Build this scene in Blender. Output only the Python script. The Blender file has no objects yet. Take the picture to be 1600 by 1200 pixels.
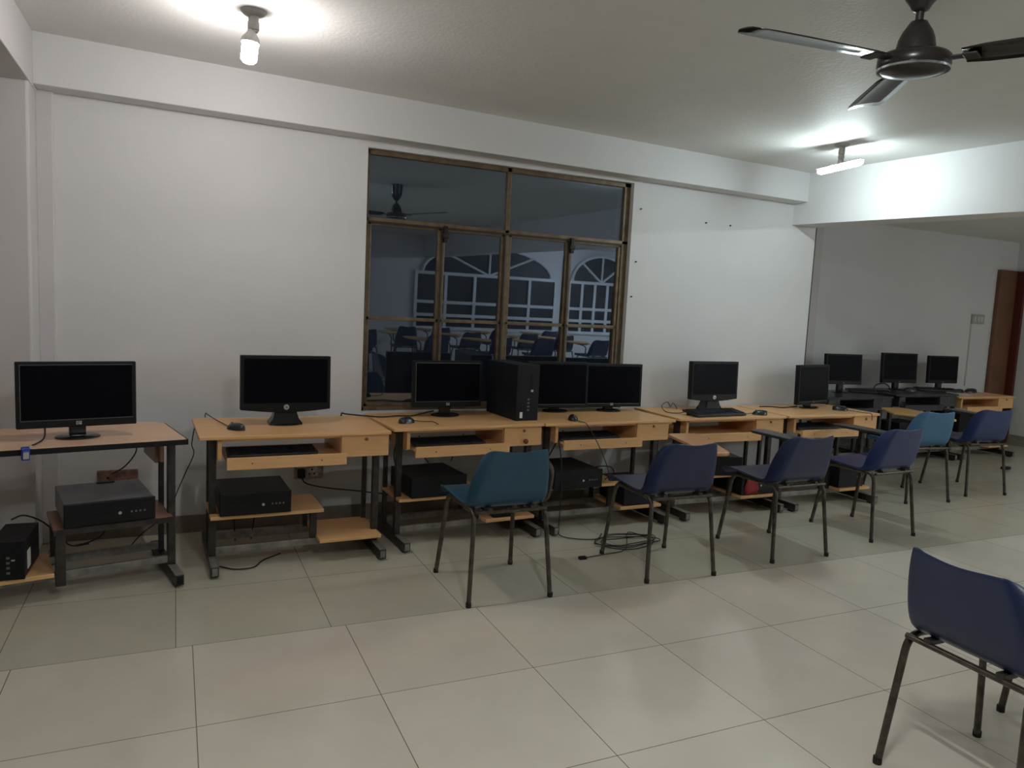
import bpy, bmesh, math, random
from mathutils import Vector, Matrix
random.seed(7)
SC = bpy.context.scene
COL = SC.collection
PI = math.pi

# ------------------------------------------------------------------ materials
def nt(name):
    m = bpy.data.materials.new(name); m.use_nodes = True
    t = m.node_tree; t.nodes.clear()
    o = t.nodes.new('ShaderNodeOutputMaterial')
    b = t.nodes.new('ShaderNodeBsdfPrincipled')
    t.links.new(b.outputs[0], o.inputs[0])
    return m, t, b, o

def ramp(t, fac, c0, c1, p0=0.0, p1=1.0):
    r = t.nodes.new('ShaderNodeValToRGB')
    r.color_ramp.elements[0].color = (*c0, 1); r.color_ramp.elements[1].color = (*c1, 1)
    r.color_ramp.elements[0].position = p0; r.color_ramp.elements[1].position = p1
    t.links.new(fac, r.inputs[0]); return r.outputs[0]

def noise(t, scale, detail=4, vec=None, rough=.55):
    n = t.nodes.new('ShaderNodeTexNoise'); n.inputs['Scale'].default_value = scale
    n.inputs['Detail'].default_value = detail; n.inputs['Roughness'].default_value = rough
    if vec is not None: t.links.new(vec, n.inputs['Vector'])
    return n.outputs['Fac']

def objco(t, scale=None):
    c = t.nodes.new('ShaderNodeTexCoord')
    if scale is None: return c.outputs['Object']
    m = t.nodes.new('ShaderNodeMapping'); m.inputs['Scale'].default_value = scale
    t.links.new(c.outputs['Object'], m.inputs['Vector']); return m.outputs[0]

def bump(t, b, h, strength, dist=.01):
    n = t.nodes.new('ShaderNodeBump'); n.inputs['Strength'].default_value = strength
    n.inputs['Distance'].default_value = dist
    t.links.new(h, n.inputs['Height']); t.links.new(n.outputs[0], b.inputs['Normal'])

def plain(name, c, rough=.5, metal=0., var=.12, scale=30, spec=.5, bmp=0., coat=0.):
    m, t, b, o = nt(name)
    v = objco(t)
    f = noise(t, scale, 5, v)
    lo = tuple(max(0, x*(1-var)) for x in c); hi = tuple(min(1, x*(1+var)) for x in c)
    t.links.new(ramp(t, f, lo, hi, .3, .7), b.inputs['Base Color'])
    b.inputs['Roughness'].default_value = rough; b.inputs['Metallic'].default_value = metal
    b.inputs['Specular IOR Level'].default_value = spec
    if coat: b.inputs['Coat Weight'].default_value = coat; b.inputs['Coat Roughness'].default_value = .12
    if bmp: bump(t, b, f, bmp)
    return m

def laminate(name, c0, c1, rough=.38):
    m, t, b, o = nt(name)
    v = objco(t, (2.2, 34, 34))
    f = noise(t, 3.0, 6, v, .6)
    v2 = objco(t); f2 = noise(t, 5, 2, v2)
    mx = t.nodes.new('ShaderNodeMath'); mx.operation = 'MULTIPLY_ADD'
    t.links.new(f2, mx.inputs[0]); mx.inputs[1].default_value = .35
    t.links.new(f, mx.inputs[2])
    t.links.new(ramp(t, mx.outputs[0], c0, c1, .4, .95), b.inputs['Base Color'])
    b.inputs['Roughness'].default_value = rough
    return m

def emit(name, c, s):
    m = bpy.data.materials.new(name); m.use_nodes = True; t = m.node_tree; t.nodes.clear()
    o = t.nodes.new('ShaderNodeOutputMaterial'); e = t.nodes.new('ShaderNodeEmission')
    e.inputs[0].default_value = (*c, 1); e.inputs[1].default_value = s
    t.links.new(e.outputs[0], o.inputs[0]); return m

def wall_mat(name, c, var=.03, bmp=.15):
    m, t, b, o = nt(name)
    v = objco(t)
    f = noise(t, 1.3, 6, v, .6); g = noise(t, 60, 4, v)
    t.links.new(ramp(t, f, tuple(x*(1-var) for x in c), tuple(min(1, x*(1+var)) for x in c), .3, .7), b.inputs['Base Color'])
    b.inputs['Roughness'].default_value = .6; b.inputs['Specular IOR Level'].default_value = .3
    bump(t, b, g, bmp, .004)
    return m

def floor_mat():
    m, t, b, o = nt('vitrified_tiles')
    N = t.nodes; L = t.links
    def math(op, a, bb=None, c=None):
        n = N.new('ShaderNodeMath'); n.operation = op
        for i, x in enumerate((a, bb, c)):
            if x is None: continue
            if isinstance(x, (int, float)): n.inputs[i].default_value = x
            else: L.new(x, n.inputs[i])
        return n.outputs[0]
    co = N.new('ShaderNodeTexCoord'); s = N.new('ShaderNodeSeparateXYZ'); L.new(co.outputs['Object'], s.inputs[0])
    X, Y = s.outputs[0], s.outputs[1]
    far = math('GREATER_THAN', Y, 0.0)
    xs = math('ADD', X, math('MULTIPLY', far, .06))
    u = math('DIVIDE', xs, .6); v = math('DIVIDE', Y, .6)
    fu = math('FRACT', u); fv = math('FRACT', v)
    du = math('MINIMUM', fu, math('SUBTRACT', 1., fu)); dv = math('MINIMUM', fv, math('SUBTRACT', 1., fv))
    d = math('MINIMUM', du, dv)
    joint = math('LESS_THAN', d, .0026)
    cell = N.new('ShaderNodeCombineXYZ'); L.new(math('FLOOR', u), cell.inputs[0]); L.new(math('FLOOR', v), cell.inputs[1])
    wn = N.new('ShaderNodeTexWhiteNoise'); wn.noise_dimensions = '3D'; L.new(cell.outputs[0], wn.inputs['Vector'])
    f = noise(t, 3.2, 6, co.outputs['Object'], .62)
    fac = math('ADD', math('MULTIPLY', f, .75), math('MULTIPLY', wn.outputs['Value'], .25))
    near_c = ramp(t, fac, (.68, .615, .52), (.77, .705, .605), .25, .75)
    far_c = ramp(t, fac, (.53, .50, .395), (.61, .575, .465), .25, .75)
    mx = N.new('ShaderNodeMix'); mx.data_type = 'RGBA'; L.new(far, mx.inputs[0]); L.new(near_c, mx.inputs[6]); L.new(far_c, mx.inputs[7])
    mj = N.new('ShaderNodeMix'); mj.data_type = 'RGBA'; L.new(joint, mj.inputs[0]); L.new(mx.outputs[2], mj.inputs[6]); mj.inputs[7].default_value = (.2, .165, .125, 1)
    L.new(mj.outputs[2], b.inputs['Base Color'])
    g = noise(t, 2.0, 3, co.outputs['Object'])
    L.new(math('MULTIPLY_ADD', g, .10, .09), b.inputs['Roughness'])
    b.inputs['Specular IOR Level'].default_value = .5
    return m

def glass_mat():
    m = bpy.data.materials.new('dark_window_glass'); m.use_nodes = True; t = m.node_tree; t.nodes.clear()
    o = t.nodes.new('ShaderNodeOutputMaterial')
    g = t.nodes.new('ShaderNodeBsdfGlossy'); g.inputs['Color'].default_value = (.68, .82, 1, 1); g.inputs['Roughness'].default_value = .012
    tr = t.nodes.new('ShaderNodeBsdfTransparent'); tr.inputs[0].default_value = (.5, .55, .6, 1)
    d = t.nodes.new('ShaderNodeBsdfDiffuse'); d.inputs[0].default_value = (.035, .042, .055, 1)
    v = objco(t); f = noise(t, 5, 6, v)
    a = t.nodes.new('ShaderNodeMixShader'); t.links.new(tr.outputs[0], a.inputs[1]); t.links.new(d.outputs[0], a.inputs[2])
    r = t.nodes.new('ShaderNodeMath'); r.operation = 'MULTIPLY'; t.links.new(f, r.inputs[0]); r.inputs[1].default_value = .9
    t.links.new(r.outputs[0], a.inputs[0])
    x = t.nodes.new('ShaderNodeMixShader'); x.inputs[0].default_value = .27
    t.links.new(a.outputs[0], x.inputs[1]); t.links.new(g.outputs[0], x.inputs[2])
    t.links.new(x.outputs[0], o.inputs[0]); return m

M = {}
M['wall'] = wall_mat('wall_paint', (.70, .70, .705))
M['wall_shaded'] = wall_mat('wall_paint_shaded', (.62, .60, .60))  # wall paint darkened to carry the weaker light on pillar, beam and strips
M['ceiling'] = wall_mat('ceiling_plaster', (.74, .74, .72), .05, .5)
M['skirt'] = plain('skirting_tile', (.20, .165, .135), .35, var=.2, scale=14)
M['terrazzo'] = plain('green_terrazzo', (.27, .27, .21), .5, var=.35, scale=60)
M['floor'] = floor_mat()
M['glass'] = glass_mat()
M['wood'] = laminate('beech_laminate', (.67, .37, .15), (.82, .485, .23))
M['wood2'] = laminate('beech_laminate_pinkish', (.70, .43, .27), (.82, .53, .37))
M['wood_dark'] = laminate('dark_teak_laminate', (.16, .07, .035), (.24, .11, .055))
M['ply_red'] = laminate('red_board', (.30, .12, .085), (.38, .17, .12))
M['tablet_wood'] = laminate('orange_ply', (.55, .25, .10), (.68, .36, .17), .3)
M['tablet_yellow'] = laminate('yellow_ply', (.60, .33, .09), (.70, .41, .14), .3)
M['blackdesk'] = plain('black_laminate', (.035, .037, .042), .3, var=.3, scale=20)
M['black'] = plain('black_plastic', (.0075, .0075, .009), .45, var=.25, scale=60, spec=.25)
M['gloss'] = plain('gloss_black_plastic', (.008, .008, .010), .12, var=.2, scale=60)
M['screen'] = plain('switched_off_screen', (.0022, .0025, .0045), .22, var=.1, scale=5, spec=.10)
M['bezel_edge'] = plain('grey_bezel_edge', (.16, .16, .17), .3, .3)
M['case'] = plain('black_case_metal', (.011, .0115, .015), .5, .0, spec=.25, var=.3, scale=12)
M['case_grey'] = plain('dusty_grey_case', (.21, .215, .24), .5, .1, var=.2, scale=9)
M['silver'] = plain('silver_badge', (.55, .55, .55), .3, .7)
M['white'] = plain('white_plastic', (.62, .62, .6), .45)
M['offwhite'] = plain('stained_plate', (.42, .37, .31), .5, var=.4, scale=45)
M['dirty'] = plain('rusty_stained_plate', (.22, .12, .09), .6, var=.6, scale=35)
M['iron'] = plain('dark_enamel_steel', (.042, .036, .032), .42, .35, var=.45, scale=25)
M['iron_grey'] = plain('grey_worn_steel', (.25, .235, .215), .5, .4, var=.3, scale=25)
M['hole'] = plain('hollow_tube_end', (.004, .004, .004), .9)
M['tube'] = plain('chair_tube_steel', (.085, .072, .056), .33, .65, var=.45, scale=30)
M['chair_teal'] = plain('teal_blue_plastic', (.011, .060, .105), .38, var=.12, scale=8)
M['chair_navy'] = plain('navy_blue_plastic', (.010, .019, .066), .36, var=.14, scale=8)
M['chair_sky'] = plain('sky_blue_plastic', (.050, .150, .275), .38, var=.10, scale=8)
M['chair_royal'] = plain('royal_blue_plastic', (.015, .030, .115), .36, var=.12, scale=8)
M['rubber'] = plain('rubber_tip', (.015, .014, .013), .8)
M['cable'] = plain('cable_rubber', (.010, .010, .010), .5)
M['vga'] = plain('blue_plug', (.02, .05, .35), .4)
M['ferrite'] = plain('cream_tag', (.62, .52, .38), .5)
M['knob'] = plain('brown_knob', (.17, .05, .022), .35)
M['lock'] = plain('brass_lock', (.24, .12, .05), .35, .5)
M['brass'] = plain('worn_brass_frame', (.150, .105, .060), .42, .25, var=.35, scale=20)
M['gap_dark'] = plain('dark_frame_shadow_gap', (.03, .022, .018), .6)  # near-black for the shade in the sash gaps and at the wall end
M['latch'] = plain('black_latch', (.02, .014, .014), .5, .3)
M['door'] = plain('maroon_door_paint', (.17, .078, .042), .5, var=.15, scale=4)
M['door_edge'] = plain('dark_red_door_edge', (.10, .018, .014), .5)
M['fan'] = plain('dark_brown_fan_enamel', (.030, .024, .024), .28, .3, var=.3, scale=14)
M['fan_blade'] = plain('glossy_brown_blade', (.035, .028, .026), .16, .5, var=.3, scale=9)
M['chrome'] = plain('chrome_trim', (.75, .77, .8), .14, 1., var=.05)
M['holder'] = plain('bulb_holder', (.42, .40, .38), .45)
M['cap'] = plain('bulb_cap', (.72, .70, .69), .4)
M['paper'] = plain('white_paper', (.75, .75, .72), .7)
M['red'] = plain('red_plastic_bag', (.36, .012, .028), .3, var=.3, scale=22)
M['keys'] = plain('keyboard_keys', (.016, .017, .022), .5, spec=.25, var=.2, scale=80)
M['kbframe'] = plain('keyboard_body', (.022, .023, .028), .4)
M['mouse'] = plain('mouse_shell', (.025, .026, .030), .25)
M['frame_white'] = plain('white_window_frame', (.72, .74, .76), .4)
M['night'] = plain('night_dark_pane', (.008, .010, .014), .5)
M['lampL'] = emit('bulb_glow_neutral', (1., .945, .925), 248)
M['lampR'] = emit('bulb_glow_cool', (.85, 1., 1.01), 150)
M['lampD'] = emit('bar_glow_rear_wall', (.90, .98, 1.05), 1100)
M['lampC'] = emit('added_glow_right_bay', (.92, 1., 1.0), 380)
M['lampB'] = emit('bar_glow_rear', (.95, 1., 1.0), 365)

# ------------------------------------------------------------------ mesh tools
def catmull(pts, n=6):
    P = [Vector(p) for p in pts]
    if len(P) < 3: return P
    out = []
    for i in range(len(P)-1):
        p0 = P[i-1] if i else P[i]*2-P[i+1]; p1 = P[i]; p2 = P[i+1]
        p3 = P[i+2] if i+2 < len(P) else P[i+1]*2-P[i]
        for k in range(n):
            t = k/n
            out.append(.5*((2*p1)+(-p0+p2)*t+(2*p0-5*p1+4*p2-p3)*t*t+(-p0+3*p1-3*p2+p3)*t**3))
    out.append(P[-1]); return out

def fillet(pts, r, n=5):
    P = [Vector(p) for p in pts]; out = [P[0]]
    for i in range(1, len(P)-1):
        a = (P[i-1]-P[i]); b = (P[i+1]-P[i]); rr = min(r, a.length*.49, b.length*.49)
        s = P[i]+a.normalized()*rr; e = P[i]+b.normalized()*rr
        for k in range(n+1):
            t = k/n; out.append(s*(1-t)**2+P[i]*2*t*(1-t)+e*t*t)
    out.append(P[-1]); return out

class MB:
    def __init__(s): s.bm = bmesh.new()
    def box(s, x0, x1, y0, y1, z0, z1):
        v = [s.bm.verts.new(p) for p in ((x0,y0,z0),(x1,y0,z0),(x1,y1,z0),(x0,y1,z0),(x0,y0,z1),(x1,y0,z1),(x1,y1,z1),(x0,y1,z1))]
        for f in ((0,3,2,1),(4,5,6,7),(0,1,5,4),(1,2,6,5),(2,3,7,6),(3,0,4,7)): s.bm.faces.new([v[i] for i in f])
        return s
    def hexa(s, pts):
        v = [s.bm.verts.new(p) for p in pts]
        for f in ((0,3,2,1),(4,5,6,7),(0,1,5,4),(1,2,6,5),(2,3,7,6),(3,0,4,7)): s.bm.faces.new([v[i] for i in f])
        return s
    def prism(s, poly, z0, z1):
        n = len(poly)
        a = [s.bm.verts.new((p[0], p[1], z0)) for p in poly]; b = [s.bm.verts.new((p[0], p[1], z1)) for p in poly]
        s.bm.faces.new(a[::-1]); s.bm.faces.new(b)
        for i in range(n): s.bm.faces.new((a[i], a[(i+1)%n], b[(i+1)%n], b[i]))
        return s
    def prism_y(s, poly, y0, y1):      # poly in x,z
        n = len(poly)
        a = [s.bm.verts.new((p[0], y0, p[1])) for p in poly]; b = [s.bm.verts.new((p[0], y1, p[1])) for p in poly]
        s.bm.faces.new(a); s.bm.faces.new(b[::-1])
        for i in range(n): s.bm.faces.new((a[(i+1)%n], a[i], b[i], b[(i+1)%n]))
        return s
    def tube(s, pts, r, n=8, cap=True):
        P = [Vector(p) for p in pts]; rings = []; up = None
        for i, p in enumerate(P):
            d = (P[min(i+1, len(P)-1)]-P[max(i-1, 0)])
            if d.length < 1e-9: d = Vector((0,0,1))
            d.normalize()
            if up is None:
                up = Vector((0,0,1)) if abs(d.z) < .9 else Vector((1,0,0))
            a = d.cross(up)
            if a.length < 1e-6: a = d.cross(Vector((0,1,0)))
            a.normalize(); up = a.cross(d).normalized()
            rr = r[i] if isinstance(r, (list, tuple)) else r
            rings.append([s.bm.verts.new(p+a*math.cos(2*PI*k/n)*rr+up*math.sin(2*PI*k/n)*rr) for k in range(n)])
        for A, B in zip(rings, rings[1:]):
            for k in range(n): s.bm.faces.new((A[k], A[(k+1)%n], B[(k+1)%n], B[k]))
        if cap: s.bm.faces.new(rings[0][::-1]); s.bm.faces.new(rings[-1])
        return s
    def lathe(s, prof, c=(0,0,0), n=24, sx=1., sy=1.):
        c = Vector(c); rings = []
        for r, z in prof:
            rings.append([s.bm.verts.new((c.x+r*sx*math.cos(2*PI*k/n), c.y+r*sy*math.sin(2*PI*k/n), c.z+z)) for k in range(n)])
        for A, B in zip(rings, rings[1:]):
            for k in range(n): s.bm.faces.new((A[k], A[(k+1)%n], B[(k+1)%n], B[k]))
        s.bm.faces.new(rings[0][::-1]); s.bm.faces.new(rings[-1])
        return s
    def rotate(s, M4): bmesh.ops.transform(s.bm, matrix=M4, verts=s.bm.verts); return s

def obj(name, mb, mat, parent=None, bev=0., smooth=False, loc=None):
    me = bpy.data.meshes.new(name); bm = mb.bm
    bmesh.ops.recalc_face_normals(bm, faces=bm.faces); bm.to_mesh(me); bm.free()
    o = bpy.data.objects.new(name, me); COL.objects.link(o)
    me.materials.append(mat)
    if smooth:
        for p in me.polygons: p.use_smooth = True
        try: me.set_sharp_from_angle(angle=math.radians(50))
        except Exception: pass
    if bev:
        b = o.modifiers.new('bevel', 'BEVEL'); b.width = bev; b.segments = 2; b.limit_method = 'ANGLE'; b.angle_limit = math.radians(50)
    if parent: o.parent = parent
    if loc: o.location = loc
    return o

def tag(o, label=None, cat=None, group=None, kind=None):
    if label: o['label'] = label
    if cat: o['category'] = cat
    if group: o['group'] = group
    if kind: o['kind'] = kind
    return o

def thing(name, label, cat, loc=(0,0,0), rz=0., group=None):
    e = bpy.data.objects.new(name, None); COL.objects.link(e); e.empty_display_size = .1
    e.location = loc; e.rotation_euler = (0, 0, rz)
    return tag(e, label, cat, group)

def struct(name, mb, mat, bev=0., label=None, cat=None):
    o = obj(name, mb, mat, bev=bev); return tag(o, label, cat, kind='structure')

def copy_tree(o, parent=None):
    c = o.copy(); COL.objects.link(c)
    if parent: c.parent = parent
    for ch in list(o.children): copy_tree(ch, c)
    return c

# ------------------------------------------------------------------ the room
YW = 1.51; YR = 2.75; XE = 9.30; XL = -4.0; YB = -8.0
def ceil_z(x, y): return 2.605-.0155*(x+.7)+.025*(max(y, -1.2)-1.4)

struct('floor', MB().box(XL, XE, YB, YR+.3, -.1, 0), M['floor'], label='polished beige floor tiles with a darker strip along the desks', cat='floor')

# ceiling plaster slab (slightly sagging)
mb = MB(); nx, ny = 16, 30; X1 = 4.66
lo = {}; hi = {}
for i in range(nx+1):
    for j in range(ny+1):
        x = XL+(X1-XL)*i/nx; y = YB+(YW+.3-YB)*j/ny
        lo[i,j] = mb.bm.verts.new((x, y, ceil_z(x, y))); hi[i,j] = mb.bm.verts.new((x, y, 2.9))
for i in range(nx):
    for j in range(ny):
        mb.bm.faces.new((lo[i,j], lo[i,j+1], lo[i+1,j+1], lo[i+1,j])); mb.bm.faces.new((hi[i,j], hi[i+1,j], hi[i+1,j+1], hi[i,j+1]))
for i in range(nx):
    mb.bm.faces.new((lo[i,0], lo[i+1,0], hi[i+1,0], hi[i,0])); mb.bm.faces.new((lo[i+1,ny], lo[i,ny], hi[i,ny], hi[i+1,ny]))
for j in range(ny):
    mb.bm.faces.new((lo[0,j+1], lo[0,j], hi[0,j], hi[0,j+1])); mb.bm.faces.new((lo[nx,j], lo[nx,j+1], hi[nx,j+1], hi[nx,j]))
struct('ceiling', mb, M['ceiling'], label='grey-white plaster ceiling over the main bay with the fan', cat='ceiling')
struct('ceiling_right', MB().box(4.66, XE, YB, YR+.3, 2.462, 2.9), M['ceiling'], label='shaded ceiling of the far right bay', cat='ceiling')

# main wall with the window opening  x .994..2.899, z .685..2.30
WX0, WX1, WZ0, WZ1 = .994, 2.899, .686, 2.298
XEND = 4.66
mb = MB()
mb.box(XL, WX0, YW, YW+.23, 0, 2.9); mb.box(WX1, XEND, YW, YW+.23, 0, 2.9)
mb.box(WX0, WX1, YW, YW+.23, 0, WZ0); mb.box(WX0, WX1, YW, YW+.23, WZ1, 2.9)
struct('wall_back', mb, M['wall'], label='white back wall around the big window', cat='wall')
struct('wall_recess', MB().box(XEND-.05, XE, YR, YR+.2, 0, 2.6), M['wall'], label='white wall behind the far right desks', cat='wall')
struct('wall_return', MB().box(XEND-.23, XEND-.02, YW+.2, YR, 0, 2.6), M['wall'], label='short return wall of the recess', cat='wall')
struct('wall_right', MB().box(XE, XE+.2, YB, YR+.3, 0, 2.6), M['wall'], label='white end wall beside the maroon door', cat='wall')
struct('wall_left', MB().box(XL-.2, XL, YB, YW+.2, 0, 2.9), M['wall'], label='white left end wall', cat='wall')

# beams and pillar
def beam_x(x0, x1, y0, y1, zb0, zb1):
    return MB().hexa(((x0,y0,zb0),(x1,y0,zb1),(x1,y1,zb1),(x0,y1,zb0),(x0,y0,2.85),(x1,y0,2.85),(x1,y1,2.85),(x0,y1,2.85)))
struct('trim_1', beam_x(-.70, 4.42, 1.37, YW+.02, 2.357, 2.304), M['wall'], .004, 'white ceiling beam along the back wall above the window', 'beam')
mb = MB().hexa(((4.405,YB,2.05),(4.66,YB,2.05),(4.66,-.6,2.065),(4.405,-.6,2.065),(4.405,YB,2.85),(4.66,YB,2.85),(4.66,-.6,2.85),(4.405,-.6,2.85)))
mb.hexa(((4.405,-.6,2.065),(4.66,-.6,2.065),(4.66,1.62,2.146),(4.405,1.62,2.146),(4.405,-.6,2.85),(4.66,-.6,2.85),(4.66,1.62,2.85),(4.405,1.62,2.85)))
mb.box(4.405, 4.66, 1.62, YR+.05, 2.146, 2.85)
struct('trim_2', mb, M['wall'], 0, 'brightly lit cross beam behind the tilted lamp', 'beam')
struct('trim_3', MB().box(-.98, -.698, YB, 1.50, 2.347, 2.85), M['wall_shaded'], .004, 'cross beam at the upper left corner', 'beam')
struct('trim_4', MB().box(-1.5, -.705, 1.285, YW+.02, 0, 2.36), M['wall_shaded'], .012, 'plastered pillar at the left edge', 'pillar')
struct('trim_5', MB().box(-.71, -.628, 1.485, YW+.02, 0, 2.37), M['wall_shaded'], .008, 'narrow added strip with painted shade beside the left pillar', 'shade strip')  # thin step in darkened paint, stands in for soft shade on the wall
struct('trim_6', MB().box(XEND-.05, 6.005, YR-.06, YR+.02, 0, 2.47), M['wall_shaded'], .004, 'shallow pilaster at the left end of the recess wall', 'pilaster')  # darkened paint carries the shadow on this face
struct('trim_7', MB().box(XEND-.001, XEND+.016, YW+.004, YW+.02, 0, 2.145), M['gap_dark'], 0, 'thin dark strip painting the shaded gap at the right end of the white wall', 'gap strip')  # dark box in place of the black gap where the wall stops
struct('baseboard_back', MB().box(-.628, XEND, YW-.012, YW+.01, 0, .10), M['skirt'], .002, 'brown tile skirting under the desks', 'skirting')
struct('baseboard_recess', MB().box(6.0, 8.9, YR-.012, YR+.01, 0, .12), M['terrazzo'], .002, 'terrazzo skirting under the far desks', 'skirting')
struct('baseboard_right', MB().box(XE-.02, XE+.01, YB, YR-.05, 0, .125), M['terrazzo'], .002, 'green terrazzo skirting on the right end wall', 'skirting')

# rear of the hall (seen only mirrored in the window glass)
struct('wall_rear', MB().box(XL, XE, YB-.2, YB, 0, 2.9), M['wall'], label='white rear wall with arched windows, mirrored in the glass', cat='wall')
def arched(n, xc, hw):
    e = bpy.data.objects.new('window_%d' % n, None); COL.objects.link(e); e.location = (xc, YB, 0)
    tag(e, 'arched white-framed window mirrored %s in the glass' % ('large' if n == 2 else 'partly at the right'), 'window', kind='structure')
    poly = [(-hw, .66), (hw, .66), (hw, 1.74)]+[(hw*.92*math.cos(a), 1.78+.56*math.sin(a)) for a in [PI*k/16 for k in range(17)]]+[(-hw, 1.74)]
    obj('pane', MB().prism_y(poly, .0, .02), M['night'], e)
    f = MB()
    for k in range(6):
        x = -hw+2*hw*k/5; f.box(x-.03, x+.03, 0, .05, .64, 1.76)
    for z in (.66, .92, 1.18, 1.75): f.box(-hw-.03, hw+.03, 0, .055, z-.03, z+.03)
    arc = [Vector((hw*.92*math.cos(PI*k/16), .03, 1.78+.56*math.sin(PI*k/16))) for k in range(17)]
    f.tube(arc, .035, 6)
    for a in (PI/4, PI/2, 3*PI/4): f.tube([(0, .03, 1.76), (hw*.9*math.cos(a), .03, 1.78+.55*math.sin(a))], .025, 6)
    obj('window_frame', f, M['frame_white'], e)
arched(2, 5.80, 1.55); arched(3, 8.48, .8)

# ------------------------------------------------------------------ window_1
w = bpy.data.objects.new('window_1', None); COL.objects.link(w)
tag(w, 'large brown-framed window with dark reflecting panes', 'window', kind='structure')
YG = 1.58
mb = MB()
b = .022
mb.box(WX0, WX0+b, YG-.03, YG+.03, WZ0, WZ1); mb.box(WX1-.05, WX1, YG-.03, YG+.03, WZ0, WZ1)
mb.box(WX0, WX1, YG-.03, YG+.03, WZ0, WZ0+.03); mb.box(WX0, WX1, YG-.03, YG+.03, WZ1-.03, WZ1)
mb.box(WX0, WX1, YG-.03, YG+.03, 1.868, 1.893)
mb.box(1.935, 1.965, YG-.03, YG+.03, WZ0, WZ1)
obj('window_frame', mb, M['brass'], w, .003)
obj('shadow_gap_strip', MB().box(WX0+.03, WX1-.05, YG-.034, YG-.026, 1.859, 1.867).box(1.932, 1.943, YG-.034, YG-.026, .72, 1.86).box(2.42, 2.429, YG-.034, YG-.026, .72, 1.86).box(1.49, 1.499, YG-.034, YG-.026, .72, 1.86), M['gap_dark'], w)  # dark strips paint the shade in the gaps between sashes and frame
edges = [(WX0+b, 1.492), (1.497, 1.935), (1.965, 2.423), (2.428, WX1-.05)]
for a, c in edges:
    mb = MB(); s = .022
    mb.box(a, a+s, YG-.022, YG+.022, .716, 1.866); mb.box(c-s, c, YG-.022, YG+.022, .716, 1.866)
    mb.box(a, c, YG-.022, YG+.022, .716, .736); mb.box(a, c, YG-.022, YG+.022, 1.846, 1.866); mb.box(a, c, YG-.022, YG+.022, 1.262, 1.284)
    obj('sash', mb, M['brass'], w, .003)
mb = MB()
mb.box(WX0+b, 1.935, YG-.003, YG+.003, 1.893, WZ1-.03); mb.box(1.965, WX1-.05, YG-.003, YG+.003, 1.893, WZ1-.03)
for a, c in edges:
    mb.box(a+.022, c-.022, YG-.003, YG+.003, .736, 1.262); mb.box(a+.022, c-.022, YG-.003, YG+.003, 1.284, 1.846)
for v in mb.bm.verts: v.co.y -= .0125*(v.co.z-1.5)      # the panes lean a little into the room
obj('pane', mb, M['glass'], w)
for x in (1.515, 2.44):
    obj('latch', MB().box(x-.012, x+.012, YG-.05, YG-.02, 1.775, 1.88).box(x-.02, x+.02, YG-.055, YG-.02, 1.80, 1.83), M['latch'], w, .003)
obj('window_sill', MB().box(WX0, WX1, YW-.004, YG-.02, WZ0-.02, WZ0+.004), M['white'], w, .002)

# ------------------------------------------------------------------ door in the recess
d = bpy.data.objects.new('door_1', None); COL.objects.link(d)
tag(d, 'maroon flush door in the far right corner', 'door', kind='structure')
obj('door_leaf', MB().box(8.94, 9.285, YR-.045, YR-.002, .02, 2.115), M['door'], d, .003)
obj('door_edge', MB().box(9.255, 9.295, YR-.14, YR-.046, .02, 2.11), M['door_edge'], d, .003)
obj('door_latch', MB().box(9.10, 9.15, YR-.07, YR-.046, .47, .505), M['brass'], d, .004)

# ------------------------------------------------------------------ lamps
def lamp_left():
    x, y = .235, .40; z = ceil_z(x, y)
    t = thing('ceiling_bulb', 'long white LED bulb hanging straight down from the ceiling at upper left', 'lamp', (x, y, z), 0, 'lit ceiling lamps')
    obj('ceiling_rose', MB().lathe([(.052, 0), (.052, -.006), (.044, -.014), (.036, -.02), (.02, -.024)]), M['holder'], t, smooth=True)
    obj('bulb_holder', MB().lathe([(.018, -.02), (.021, -.026), (.021, -.046), (.0235, -.047), (.0235, -.078), (.0185, -.080), (.0185, -.086)]), M['holder'], t, smooth=True)
    bm = MB().lathe([(.016, -.08), (.018, -.090), (.028, -.104), (.036, -.116), (.038, -.128), (.037, -.134), (.033, -.134)])
    bm.rotate(Matrix.Rotation(math.radians(5), 4, 'Y')); obj('bulb_cap', bm, M['cap'], t, smooth=True)
    bm = MB().lathe([(.0325, -.134), (.0325, -.19), (.031, -.205), (.022, -.214), (.008, -.217)], n=14)
    bm.rotate(Matrix.Rotation(math.radians(5), 4, 'Y')); obj('glowing_tube', bm, M['lampL'], t, smooth=True)
    return t
lamp_left()
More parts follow.
